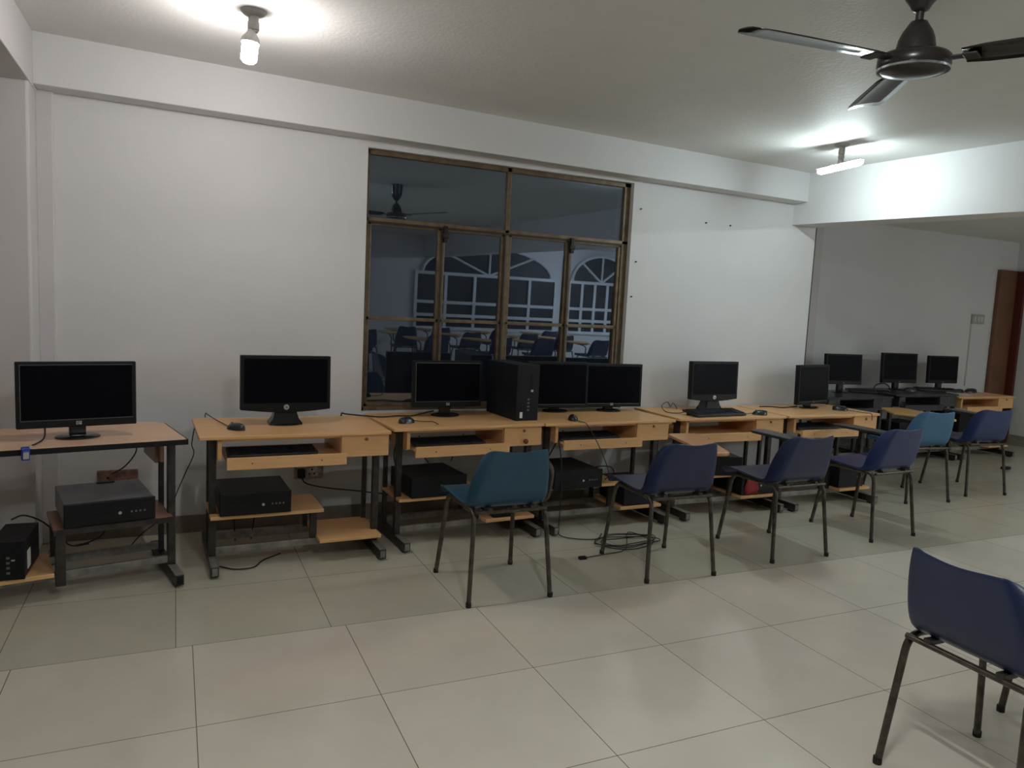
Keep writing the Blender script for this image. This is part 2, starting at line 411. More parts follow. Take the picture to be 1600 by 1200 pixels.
def lamp_bar(x, y, label, mat, tilt=.03, group='lit ceiling lamps'):
    z = 2.462 if x > 4.66 else ceil_z(x, y)
    t = thing('ceiling_bar_lamp', label, 'lamp', (x, y, z), 0, group)
    obj('ceiling_rose', MB().lathe([(.045, 0), (.045, -.008), (.03, -.016), (.02, -.02)], n=18), M['holder'], t, smooth=True)
    obj('bulb_holder', MB().lathe([(.017, -.018), (.02, -.03), (.02, -.06), (.017, -.062), (.017, -.07), (.019, -.072), (.019, -.085), (.016, -.088), (.016, -.1), (.018, -.102), (.018, -.118)], n=16), M['holder'], t, smooth=True)
    a = Vector((0, .175, -.142-tilt*.17)); c = Vector((0, -.165, -.142+tilt*.17+.004))
    pts = [a, a.lerp(c, .06), a.lerp(c, .94), c]
    obj('glowing_bar', MB().tube(pts, [.012, .0195, .0195, .012], 10), mat, t, smooth=True)
    hs2 = MB().hexa([(-.024, a.y, a.z+.014), (.024, a.y, a.z+.014), (.024, c.y, c.z+.014), (-.024, c.y, c.z+.014), (-.02, a.y, a.z+.022), (.02, a.y, a.z+.022), (.02, c.y, c.z+.022), (-.02, c.y, c.z+.022)])
    obj('bar_housing', hs2, M['cap'], t, .002)
    obj('bar_cap', MB().lathe([(.018, -.115), (.024, -.122), (.024, -.128)], n=16), M['cap'], t, smooth=True)
    return t
lamp_bar(3.80, .53, 'tilted glowing LED bar lamp on the ceiling in front of the cross beam', M['lampR'])
lamp_bar(.7, -2.3, 'LED bar lamp on the ceiling above the camera', M['lampB'])
lamp_bar(8.4, -5.6, 'LED bar lamp near the rear wall, lighting the arched windows', M['lampD'])
lamp_bar(7.2, -1.2, 'added LED bar lamp brightening the right bay, out of the frame', M['lampC'])  # unseen lamp added to brighten the recess and right bay

# ------------------------------------------------------------------ ceiling fan
FA = 174
fx, fy = 2.0, -1.371; fz = ceil_z(fx, fy)
hub = 2.180
t = thing('ceiling_fan', 'dark brown three-blade ceiling fan at the upper right', 'ceiling fan', (fx, fy, hub))
ch = fz-hub
obj('canopy', MB().lathe([(.014, .155), (.024, .160), (.030, .172), (.044, .19), (.052, .205), (.056, .235), (.060, ch-.02), (.062, ch)]), M['fan'], t, smooth=True)
obj('downrod', MB().lathe([(.0115, ch-.05), (.0115, .10)], n=14), M['fan'], t, smooth=True)
obj('upper_cup', MB().lathe([(.014, .128), (.024, .126), (.030, .116), (.042, .098), (.051, .076), (.056, .05), (.058, .03)]), M['fan'], t, smooth=True)
obj('motor', MB().lathe([(.056, .036), (.094, .030), (.103, .021), (.104, -.002), (.098, -.014), (.088, -.020), (.05, -.026), (.01, -.028)], n=36), M['fan'], t, smooth=True)
obj('trim_ring', MB().lathe([(.099, -.010), (.1035, -.012), (.102, -.018), (.094, -.0185)], n=36), M['chrome'], t, smooth=True)
t.rotation_euler = (math.radians(2.4), math.radians(-.5), 0)
for ang in (FA, FA-120, FA-240):
    a = math.radians(ang)
    arm = MB().box(.085, .165, -.018, .018, .006, .012); arm.box(.135, .175, -.034, .034, .004, .010)
    arm.rotate(Matrix.Rotation(a, 4, 'Z')); br = obj('blade_arm', arm, M['fan'], t, .002)
    sec = []
    for k in range(9):
        r = .135+(.61-.135)*k/8; hw = .054+.010*min(1, k/5)
        if k == 0: hw = .045
        if k == 8: hw = .056
        sec.append((r, hw))
    mb = MB(); rows = []
    for r, hw in sec:
        row = []
        for s in (-1, -.6, -.2, .2, .6, 1):
            z = .012-.012*s*hw/.07+.006*(1-s*s)
            row.append(mb.bm.verts.new((r-.012*(abs(s) > .9)*(r > .6), s*hw, z)))
        rows.append(row)
    for A, B in zip(rows, rows[1:]):
        for k in range(5): mb.bm.faces.new((A[k], A[k+1], B[k+1], B[k]))
    mb.rotate(Matrix.Rotation(a, 4, 'Z'))
    bl = obj('fan_blade', mb, M['fan_blade'], t, smooth=True)
    so = bl.modifiers.new('thickness', 'SOLIDIFY'); so.thickness = .003

# ------------------------------------------------------------------ desks
def desk_side(t, x, yf, yb, h, mat_foot=None, cap=False):
    mb = MB()
    mb.box(x-.019, x+.019, yf, yb, .012, .062)
    mb.box(x-.017, x+.017, yf+.17, yf+.205, .062, h); mb.box(x-.012, x+.012, yf+.40, yf+.425, .062, h)
    mb.box(x-.012, x+.012, yf+.20, yf+.41, h-.04, h-.01)
    l = obj('leg_frame', mb, M['iron'], t, .003)
    obj('foot_end', MB().box(x-.013, x+.013, yf-.001, yf+.004, .018, .056), M['hole'] if cap else M['iron_grey'], l)
    obj('foot_plate', MB().box(x-.019, x+.019, yf+.002, yf+.16, .0622, .0645), M['iron_grey'], l)
    for q in (yf+.03, yb-.07): obj('foot_pad', MB().box(x-.015, x+.015, q, q+.04, 0, .012), M['rubber'], l)

def computer_desk(label, loc, rz, W=.955, D=.58, h=.69, tray=True, wood='wood', knob=False, top=None, shelf=True, low=True, group='computer desks in the row along the wall'):
    t = thing('computer_desk', label, 'desk', loc, rz, group)
    wd = M[wood]
    obj('desk_top', MB().box(0, W, 0, D, h-.018, h), M[top] if top else wd, t, .003)
    obj('top_rail', MB().box(.09, W-.01, .03, .05, h-.032, h-.018), wd, t)
    obj('side_panel', MB().box(.086, .106, .03, .42, h-.128, h-.018), wd, t, .002)
    if tray:
        k = MB().box(.125, .69, .0, .36, h-.135, h-.12)
        k = obj('keyboard_tray', k, wd, t, .002)
        obj('tray_lip', MB().box(.125, .712, -.018, .0, h-.167, h-.107), wd, k, .002)
        for q in (.24, .58): obj('lip_screw', MB().box(q, q+.007, -.0195, -.017, h-.14, h-.133), M['lock'], k)
    dr = obj('drawer_box', MB().box(.69, .95, .04, .42, h-.13, h-.0181), wd, t, .002)
    df = obj('drawer', MB().box(.692, .948, .020, .0395, h-.136, h-.02), wd, t, .003)
    bm = MB().lathe([(.004, 0), (.009, .002), (.009, .007), (.004, .009)], n=14); bm.rotate(Matrix.Translation((.825, .021, h-.042)) @ Matrix.Rotation(PI/2, 4, 'X'))
    obj('lock', bm, M['lock'], df, smooth=True)
    if knob:
        bm = MB().lathe([(.007, 0), (.008, .008), (.015, .014), (.016, .022), (.010, .029), (.003, .031)], n=16); bm.rotate(Matrix.Translation((.83, .021, h-.105)) @ Matrix.Rotation(PI/2, 4, 'X'))
        obj('knob', bm, M['knob'], df, smooth=True)
    yf = -.075
    desk_side(t, .07, yf, D-.04, h-.018); desk_side(t, .905, yf, D-.04, h-.018)
    obj('bottom_rail', MB().box(.085, .89, yf+.175, yf+.20, .07, .105), M['iron_grey'], t, .003); obj('bottom_rail', MB().box(.085, .89, yf+.40, yf+.425, .07, .105), M['iron_grey'], t, .003)
    obj('middle_post', MB().box(.555, .590, .10, .125, .105, .262), M['iron'], t, .003)
    obj('middle_post', MB().box(.560, .585, .325, .35, .105, .262), M['iron'], t, .003)
    if shelf: obj('middle_shelf', MB().box(.055, .612, .035, .36, .262, .281), wd, t, .003)
    if low: obj('lower_shelf', MB().box(.585, .915, .0, .36, .105, .125), wd, t, .003)
    return t

# left desk, turned a little, mirrored build with black edging
h1 = .69
d1 = thing('computer_desk', 'pinkish desk with black edging at the left edge of the frame', 'desk', (-.012, .727, 0), math.radians(12), 'computer desks in the row along the wall')
poly = [(-1.15, 0), (-.015, 0), (0, .015), (0, .50), (-.06, .56), (-1.15, .56)]
obj('desk_top', MB().prism(poly, h1-.018, h1), M['wood2'], d1, .002)
obj('black_edging', MB().box(-1.15, .006, -.006, 0, h1-.026, h1-.001).box(.0, .007, 0, .50, h1-.026, h1-.001), M['black'], d1, .002)
obj('tray_bracket', MB().box(-.115, -.10, .12, .40, h1-.13, h1-.018).box(-.10, -.085, .08, .11, h1-.12, h1-.018), M['wood_dark'], d1, .003)
desk_side(d1, -.048, -.085, .50, h1-.018, cap=True); desk_side(d1, -1.07, -.085, .50, h1-.018)
obj('bottom_rail', MB().box(-1.05, -.06, .09, .115, .07, .105), M['iron_grey'], d1, .003); obj('bottom_rail', MB().box(-1.05, -.06, .32, .345, .07, .105), M['iron_grey'], d1, .003)
obj('middle_post', MB().box(-.535, -.495, .02, .05, .06, .30), M['iron'], d1, .003); obj('middle_post', MB().box(-.53, -.50, .33, .36, .06, .30), M['iron'], d1, .003)
obj('middle_shelf', MB().box(-.54, -.055, .02, .36, .30, .318), M['ply_red'], d1, .003)
obj('shelf_edge', MB().box(-.54, -.055, .012, .02, .292, .318), M['iron'], d1)
obj('lower_shelf', MB().box(-1.05, -.54, .02, .34, .105, .125), M['wood'], d1, .003)

D2 = computer_desk('beech desk with one plain drawer, holding the widescreen left of the window', (.041, .765, 0), math.radians(2))
D3 = computer_desk('beech desk under the left half of the window with a brown drawer knob', (1.028, .862, 0), math.radians(3.5), D=.56, knob=True)
D4 = computer_desk('beech desk under the right half of the window, behind the chair with the orange tablet', (1.985, .908, 0), math.radians(2), D=.55, W=.99)
D5 = computer_desk('beech desk right of the window with a keyboard and mouse on its top', (3.01, .955, 0), 0, h=.695, D=.54)
D6 = computer_desk('last beech desk at the end of the white wall, partly behind two chairs', (3.967, .935, 0), math.radians(1), h=.70, D=.55, shelf=False)
# recess desks
R1 = computer_desk('black desk in the recess, nearest the white wall end', (5.52, 2.05, 0), 0, W=.95, D=.58, h=.678, wood='blackdesk', group='desks in the far recess')
R2 = computer_desk('second black desk in the recess, under the middle far monitor', (6.50, 2.05, 0), 0, W=.95, D=.58, h=.70, wood='blackdesk', group='desks in the far recess')
R3 = computer_desk('pale wooden desk next to the maroon door', (7.46, 2.05, 0), 0, W=.955, D=.58, h=.672, wood='wood', group='desks in the far recess')

# ------------------------------------------------------------------ monitors
def hp_strokes(s):
    b = MB()
    b.box(-.5*s, -.36*s, -.002, .0, -.25*s, .6*s); b.box(-.36*s, -.12*s, -.002, 0, .1*s, .25*s); b.box(-.12*s, .02*s, -.002, 0, -.25*s, .2*s)
    b.box(.1*s, .24*s, -.002, 0, -.6*s, .25*s); b.box(.24*s, .5*s, -.002, 0, .12*s, .25*s); b.box(.38*s, .52*s, -.002, 0, -.25*s, .2*s); b.box(.24*s, .5*s, -.002, 0, -.28*s, -.14*s)
    return b

def monitor(label, loc, rz, W, z0, z1, style, badge='tab', lean=2., group='switched-off monitors along the wall', off=0.):
    """loc: foot centre on the desk; z0,z1 panel height above desk"""
    t = thing('monitor', label, 'monitor', loc, rz, group)
    Hm = z1-z0
    tilt = Matrix.Translation((off, -.02, z0)) @ Matrix.Rotation(math.radians(-lean), 4, 'X')
    if style == 'curved':
        n = 12
        poly = [(-W/2, Hm), (-W/2, .012)]+[(-W/2+W*k/n, -.016*math.sin(PI*k/n)) for k in range(0, n+1)]+[(W/2, .012), (W/2, Hm)]
        mb = MB().prism_y(poly, -.02, .022)
    else:
        mb = MB().box(-W/2, W/2, -.02, .02, 0, Hm)
    mb.rotate(tilt); pn = obj('panel', mb, M['black'], t, .004)
    mb = MB().box(-W*.36, W*.36, .02, .045, Hm*.15, Hm*.85); mb.rotate(tilt); obj('back_cover', mb, M['black'], t, .008)
    bb = .017 if style == 'thin' else .018; bbm = .038 if style != 'slim' else .026
    if style == 'curved': bbm = .036
    mb = MB().box(-W/2+bb, W/2-bb, -.0215, -.0195, bbm, Hm-bb); mb.rotate(tilt); obj('screen', mb, M['screen'], pn)
    if style == 'edge':   # thin light line round the screen
        mb = MB(); e = .0022
        x0, x1, y0, y1 = -W/2+bb-.003, W/2-bb+.003, bbm-.003, Hm-bb+.003
        mb.box(x0, x1, -.0222, -.0198, y0-e, y0); mb.box(x0, x0+e, -.0222, -.0198, y0, y1); mb.box(x0, x1, -.0222, -.0198, y1, y1+e)
        mb.rotate(tilt); obj('bezel_line', mb, M['bezel_edge'], pn)
    if style == 'slim':
        mb = MB().box(-W/2+.02, W/2-.02, -.0222, -.0198, bbm-.006, bbm-.003); mb.rotate(tilt); obj('bezel_line', mb, M['bezel_edge'], pn)
    # badge
    if badge == 'round':
        mb = MB().lathe([(.0145, 0), (.0145, .002)], n=24); mb.rotate(tilt @ Matrix.Translation((.0, -.020, .013)) @ Matrix.Rotation(PI/2, 4, 'X'))
        bg = obj('badge', mb, M['silver'], pn)
        mb = hp_strokes(.010); mb.rotate(tilt @ Matrix.Translation((.0, -.0222, .013))); obj('badge_letters', mb, M['black'], bg)
    elif badge == 'tab':
        mb = MB().box(-.011, .011, -.022, -.0195, .010, .026); mb.rotate(tilt); bg = obj('badge', mb, M['silver'], pn, .002)
        mb = MB().tube([Vector((.006*math.cos(2*PI*k/10), -.0225, .018+.005*math.sin(2*PI*k/10))) for k in range(9)], .0014, 4); mb.rotate(tilt); obj('badge_mark', mb, M['black'], bg)
    elif badge == 'dot':
        mb = MB().box(-.004, .004, -.022, -.0195, .012, .018); mb.rotate(tilt); obj('badge', mb, M['silver'], pn)
    # stand
    if style == 'curved':
        mb = MB()
        pr = [(.088, .0), (.086, .012), (.068, .035), (.058, .07), (.05, z0+.03)]
        rings = []
        for hw, z in pr:
            rings.append([mb.bm.verts.new(p) for p in ((-hw, -.045+.25*z, z), (hw, -.045+.25*z, z), (hw, .06-.2*z, z), (-hw, .06-.2*z, z))])
        for A, B in zip(rings, rings[1:]):
            for k in range(4): mb.bm.faces.new((A[k], A[(k+1)%4], B[(k+1)%4], B[k]))
        mb.bm.faces.new(rings[0][::-1]); mb.bm.faces.new(rings[-1])
        obj('stand', mb, M['gloss'], t, .006)
        obj('stand_base', MB().lathe([(.088, 0), (.090, .004), (.080, .009), (.01, .01)], n=32, sy=.75), M['gloss'], t, smooth=True)
    else:
        nw = .034 if W > .42 else .026
        obj('stand_neck', MB().box(-nw, nw, -.002, .035, .008, z0+.07), M['gloss'], t, .006)
        rb = .092 if W > .42 else .085
        obj('stand_base', MB().lathe([(rb-.006, 0), (rb, .003), (rb, .008), (rb-.012, .013), (.01, .016)], n=36, sy=.72), M['gloss'], t, smooth=True)
    return t

m1 = monitor('widest black monitor on the pinkish left desk with a dangling blue plug', (-.47, .845, h1), math.radians(13), .476, .056, .352, 'edge', 'tab')
obj('video_cable', MB().tube(catmull([(-.13, .0, .09), (-.135, -.05, .02), (-.17, -.12, .006), (-.192, -.165, .006), (-.2, -.195, -.002)]), .0035, 6), M['cable'], m1, smooth=True)
vp = obj('video_plug', MB().box(-.235, -.205, -.252, -.212, -.04, .012).box(-.231, -.209, -.262, -.25, -.032, .004), M['vga'], m1, .003)
obj('plug_rim', MB().box(-.23, -.21, -.27, -.262, -.03, -.002), M['silver'], vp)
obj('cable_tag', MB().box(-.205, -.192, -.212, -.185, .0, .012), M['ferrite'], vp, .002)
monitor('black widescreen with a silver round badge left of the window', (.482, 1.10, .69), math.radians(2), .470, .085, .375, 'curved', 'round')
monitor('black monitor in front of the left window panes, beside the upright computer', (1.470, 1.29, .69), math.radians(2), .452, .06, .345, 'edge', 'tab')
monitor('black monitor half hidden behind the upright computer tower', (2.292, 1.385, .69), math.radians(-2), .455, .032, .342, 'slim', None, group='switched-off monitors along the wall')
monitor('black monitor at the right edge of the window, next to bare wall', (2.715, 1.375, .69), math.radians(-4), .470, .035, .335, 'slim', 'tab')
monitor('rounded black monitor alone against white wall behind the desktop keyboard', (3.555, 1.31, .695), math.radians(3), .447, .085, .363, 'curved', 'round')
monitor('narrow-looking turned monitor on the last beech desk with a white sticker', (4.53, 1.30, .70), math.radians(13), .43, .035, .345, 'slim', 'dot')
monitor('leftmost of the three far monitors, on the first black desk', (6.14, 2.42, .678), math.radians(-8), .44, .085, .395, 'thin', 'dot', 4, 'monitors in the far recess')
monitor('middle of the three far monitors, on the second black desk', (7.01, 2.46, .70), math.radians(-6), .47, .075, .395, 'thin', 'dot', 3, 'monitors in the far recess')
monitor('rightmost of the three far monitors, nearest the maroon door', (7.72, 2.47, .672), math.radians(-4), .44, .10, .405, 'thin', 'dot', 2, 'monitors in the far recess')

# ------------------------------------------------------------------ desktop computers
def pc(label, loc, rz, w=.34, d=.38, h=.10, top='case', group='black desktop computers under the desks', badge=True, upright=False):
    t = thing('computer_case', label, 'computer', loc, rz, group)
    if not upright:
        obj('casing', MB().box(0, w, .012, d, .004, h), M[top], t, .004)
        fr = obj('front_bezel', MB().box(-.002, w+.002, -.004, .0125, .002, h+.003), M['black'], t, .004)
        obj('drive_slot', MB().box(.03, .19, -.0055, -.003, h-.034, h-.026).box(.03, .19, -.0055, -.003, h-.052, h-.048), M['hole'], fr)
        if badge:
            bm = MB().lathe([(.007, 0), (.007, .002)], n=18); bm.rotate(Matrix.Translation((w*.60, -.004, h*.45)) @ Matrix.Rotation(PI/2, 4, 'X')); obj('badge', bm, M['silver'], fr)
        p = MB()
        for k in range(4): p.box(w*.72+.018*k, w*.72+.008+.018*k, -.0052, -.0035, h*.42, h*.5)
        obj('front_ports', p, M['bezel_edge'], fr)
        obj('foot', MB().box(.02, .05, .03, .06, 0, .004).box(w-.05, w-.02, .03, .06, 0, .004).box(.02, .05, d-.06, d-.03, 0, .004).box(w-.05, w-.02, d-.06, d-.03, 0, .004), M['rubber'], t)
    else:
        obj('casing', MB().box(0, w, .012, d, 0.004, h), M[top], t, .004)
        fr = obj('front_bezel', MB().box(-.002, w+.002, -.004, .0125, .002, h+.003), M['black'], t, .004)
        obj('drive_slot', MB().box(w*.62, w*.72, -.0055, -.003, h*.45, h*.85), M['hole'], fr)
        if badge:
            bm = MB().box(w*.64, w*.74, -.006, -.0035, h*.52, h*.56); obj('badge', bm, M['silver'], fr)
        p = MB()
        for k in range(4): p.box(w*.5, w*.6, -.0052, -.0035, h*.18+.022*k, h*.18+.010+.022*k)
        obj('front_ports', p, M['bezel_edge'], fr)
        obj('sticker', MB().box(w*.18, w*.3, -.0052, -.0035, .018, .055), M['paper'], fr)
        obj('foot', MB().box(.01, w-.01, .03, .06, 0, .004).box(.01, w-.01, d-.06, d-.03, 0, .004), M['rubber'], t)
    return t
def on(dk, x, y, z):   # point on a desk in metres
    c, s = math.cos(dk.rotation_euler.z), math.sin(dk.rotation_euler.z)
    return (dk.location.x+c*x-s*y, dk.location.y+s*x+c*y, z)
p1 = pc('dusty grey-topped computer lying on the shelf of the pinkish left desk', on(d1, -.50, .02, .318), math.radians(12), .365, .40, .105, 'case_grey')
obj('top_slot', MB().box(.17, .25, .355, .375, .1055, .112), M['black'], p1, .003)
p0 = pc('computer tower cut off by the left edge, on the low shelf', on(d1, -.775, .03, .125), math.radians(-2), .13, .30, .165, 'case', upright=True)
obj('case_sticker', MB().box(.1305, .1325, .05, .11, .03, .11), M['paper'], p0)
pc('black computer lying on the shelf under the widescreen with the round badge', on(D2, .10, .02, .281), math.radians(2), .338, .34, .115)
pc('black computer on a shelf behind the teal chair', on(D3, .12, .02, .281), math.radians(5), .34, .34, .12)
pc('black computer under the window desk, right of the teal chair', on(D4, .055, -.04, .281), math.radians(2), .345, .38, .115)
pc('upright black computer standing on the desk in front of the window', (1.832, 1.03, .69), math.radians(4), .155, .40, .345, group='black desktop computers on desks', upright=True)
pc('small black unit with a white side on the low shelf, seen below the teal chair', on(D3, .64, .02, .125), 0, .13, .25, .11, badge=False)
pc('dark computer box on the low shelf left of the orange-tablet chair leg', on(D4, .62, .02, .125), 0, .23, .30, .15, badge=False)
p5 = pc('computer with a dull grey top lying under the desk with the keyboard on top', on(D5, .22, .06, .281), math.radians(-14), .34, .34, .13, 'case_grey')
p5b = pc('black computer on a low shelf with the red bag over it', on(D5, .60, .02, .125), 0, .30, .30, .145, badge=True)
pc('dark blue-black computer on the low shelf at the end of the beech row', on(D6, .60, .03, .125), 0, .26, .28, .17, badge=False)
pc('black computer on the shelf of the second black desk', on(R2, .15, .05, .281), 0, .34, .28, .12)
pc('computer standing on the shelf of the pale desk by the door', on(R3, .10, .04, .281), 0, .34, .30, .20)
pc('dark box on the low shelf of the pale desk by the door', on(R3, .62, .02, .125), 0, .26, .30, .15, badge=False)
pc('black computer on the shelf of the first black desk', on(R1, .15, .05, .281), 0, .34, .28, .12)

# red bag draped over the front of a computer
mb = MB(); g = []
x0, y0, z0 = on(D5, .685, .02, .125)
prof = [(-.012, .006), (-.016, .05), (-.014, .10), (-.02, .140), (.01, .160), (.06, .158), (.12, .156)]
for i, (yy, zz) in enumerate(prof):
    hw = .050+.012*i/6+.012*math.sin(i*1.7)
    g.append([mb.bm.verts.new((x0+hw*u, y0+yy+.006*math.sin(5*u+i), z0+zz+.004*math.cos(4*u+i*2))) for u in (-1, -.5, 0, .5, 1)])
for A, B in zip(g, g[1:]):
    for k in range(4): mb.bm.faces.new((A[k], A[k+1], B[k+1], B[k]))
rb = obj('red_bag', mb, M['red'], smooth=True); rb.modifiers.new('thick', 'SOLIDIFY').thickness = .003
tag(rb, 'shiny red bag draped over a computer on a low shelf', 'bag')
pk = obj('small_packet', MB().box(-.035, .035, -.02, .02, 0, .012), M['paper'], bev=.004, loc=on(D5, .53, .08, .281))
tag(pk, 'tiny pale blue and white packet on the shelf above the red bag', 'packet')

# ------------------------------------------------------------------ keyboards and mice
def keyboard(label, loc, rz, W=.445, D=.155, tilt=5., group='black keyboards', keymat='keys'):
    t = thing('keyboard', label, 'keyboard', loc, rz, group)
    R = Matrix.Rotation(math.radians(tilt), 4, 'X')
    poly = [(-W/2, .01), (-W/2+.012, 0), (W/2-.012, 0), (W/2, .01), (W/2-.004, D), (-W/2+.004, D)]
    mb = MB().prism(poly, .003, .018); mb.rotate(R); obj('keyboard_body', mb, M['kbframe'], t, .003)
    mb = MB()
    nrow = 6; sy = (D-.035)/nrow
    for r in range(nrow):
        n = 18 if r else 12; sx = (W-.03)/n
        y = .018+r*sy
        for k in range(n):
            if r == 0 and 3 < k < 8: continue
            if k == int(n*.68) or k == int(n*.82): continue
            mb.box(-W/2+.015+k*sx+.0015, -W/2+.015+(k+1)*sx-.0015, y, y+sy-.003, .018, .0235)
    mb.box(-W/2+.012, W/2-.012, .014, D-.014, .0175, .0188)
    mb.rotate(R); obj('keys', mb, M[keymat], t)
    obj('foot', MB().box(-W/2+.03, -W/2+.06, D-.03, D-.02, 0, .016).box(W/2-.06, W/2-.03, D-.03, D-.02, 0, .016).box(-W/2+.03, -W/2+.06, .015, .03, 0, .006).box(W/2-.06, W/2-.03, .015, .03, 0, .006), M['rubber'], t)
    return t
keyboard('keyboard on the pulled tray under the widescreen with the round badge', on(D2, .355, .03, .57), math.radians(2))
keyboard('keyboard on the tray of the desk with the brown knob', on(D3, .36, .03, .57), math.radians(3.5), .44)
keyboard('keyboard with worn shiny keys on the tray under the right half of the window', on(D4, .35, .03, .57), math.radians(2))
kb5 = keyboard('keyboard lying on the desk top in front of the rounded monitor', (3.405, .99, .695), math.radians(4), .47, .16, 7)
obj('keyboard_cable', MB().tube(catmull([(-.2, .15, .02), (-.245, .18, .006), (-.285, .26, .004), (-.27, .33, .035), (-.2, .355, .06), (-.19, .33, .03), (-.14, .36, .05), (-.09, .37, .006)]), .0028, 6), M['cable'], kb5, smooth=True)
keyboard('keyboard on the tray of the last beech desk', on(D6, .36, .05, .58), 0, .42)
keyboard('keyboard lying at an angle on the first black desk', (6.45, 2.30, .678), math.radians(-30), .44, group='keyboards in the far recess')
keyboard('keyboard in front of the rightmost far monitor', (7.42, 2.24, .702), math.radians(-26), .44, group='keyboards in the far recess')

def local_pts(loc, deg, pts):
    a = math.radians(deg); c, s = math.cos(a), math.sin(a)
    return [((p[0]-loc[0])*c+(p[1]-loc[1])*s, -(p[0]-loc[0])*s+(p[1]-loc[1])*c, p[2]-loc[2]) for p in pts]
def mouse(label, loc, rz, cable=None, s=1., group='black mice'):
    t = thing('mouse', label, 'mouse', loc, rz, group)
    mb = MB(); rows = []
    n = 10
    for i in range(n+1):
        v = i/n; y = (-.055+.11*v)*s
        hw = .031*s*math.sqrt(max(0.02, 1-abs(2*v-1)**2.6)); hh = .036*s*math.sqrt(max(.02, 1-abs((v-.42)/.6)**2.4)) if abs((v-.42)/.6) < 1 else .006*s
        rows.append([mb.bm.verts.new((hw*math.cos(PI-PI*k/10), y, max(.001, hh*math.sin(PI*k/10)))) for k in range(11)])
    for A, B in zip(rows, rows[1:]):
        for k in range(10): mb.bm.faces.new((A[k], A[k+1], B[k+1], B[k]))
    mb.bm.faces.new(rows[0]); mb.bm.faces.new(rows[-1][::-1])
    for A, B in zip(rows, rows[1:]): mb.bm.faces.new((A[0], B[0], B[10], A[10]))
    obj('mouse_shell', mb, M['mouse'], t, smooth=True)
    obj('scroll_wheel', MB().box(-.003*s, .003*s, .018*s, .036*s, .024*s, .036*s), M['bezel_edge'], t, .002)
    if cable: obj('mouse_cable', MB().tube(catmull(cable), .0026, 6), M['cable'], t, smooth=True)
    return t
mouse('mouse with its cord hooked over the back edge of the desk left of the window', (.222, .955, .69), math.radians(40),
      local_pts((.222, .955, .69), 40, [(.19, .995, .70), (.175, 1.10, .695), (.135, 1.24, .70), (.10, 1.345, .712), (.092, 1.372, .715), (.088, 1.378, .69)]))
mouse('mouse on the desk at the lower left corner of the window', (1.150, 1.045, .69), math.radians(-65),
      [(0, .05, .012), (.03, .09, .006), (.09, .12, .01), (.16, .10, .006)])
mouse('mouse whose cord drops over the desk front beside the turned tower', (2.232, 1.02, .69), math.radians(160),
      [(0, .05, .012), (-.03, .09, .006), (-.06, .125, .002), (-.085, .145, -.03), (-.16, .15, -.16), (-.22, .13, -.30), (-.23, .0, -.38)])
mouse('mouse right of the desktop keyboard', (3.79, 1.045, .695), math.radians(70), [(0, .05, .012), (.0, .1, .005), (.05, .15, .005)])
mouse('mouse near the turned monitor, its cord hanging over the edge', (4.70, 1.14, .70), math.radians(-130),
      local_pts((4.70, 1.14, .70), -130, [(4.735, 1.11, .71), (4.77, 1.05, .704), (4.80, .98, .703), (4.812, .945, .702), (4.814, .938, .685), (4.816, .937, .65)]), 1.05)
mouse('mouse on the second black desk in front of the middle far monitor', (7.02, 2.30, .70), math.radians(60), None, 1.2, 'mice in the far recess')
mouse('left of the two dark mice on the pale desk by the door', (7.95, 2.40, .672), math.radians(80), None, 1.2, 'mice in the far recess')
mouse('right of the two dark mice on the pale desk by the door', (8.16, 2.40, .672), math.radians(75), None, 1.35, 'mice in the far recess')
pp = obj('paper_sheet', MB().box(-.09, .09, -.10, .10, 0, .004), M['paper'], loc=(7.78, 2.26, .672)); pp.rotation_euler = (0, 0, .4)
tag(pp, 'white paper under the cable on the pale desk by the door', 'paper')

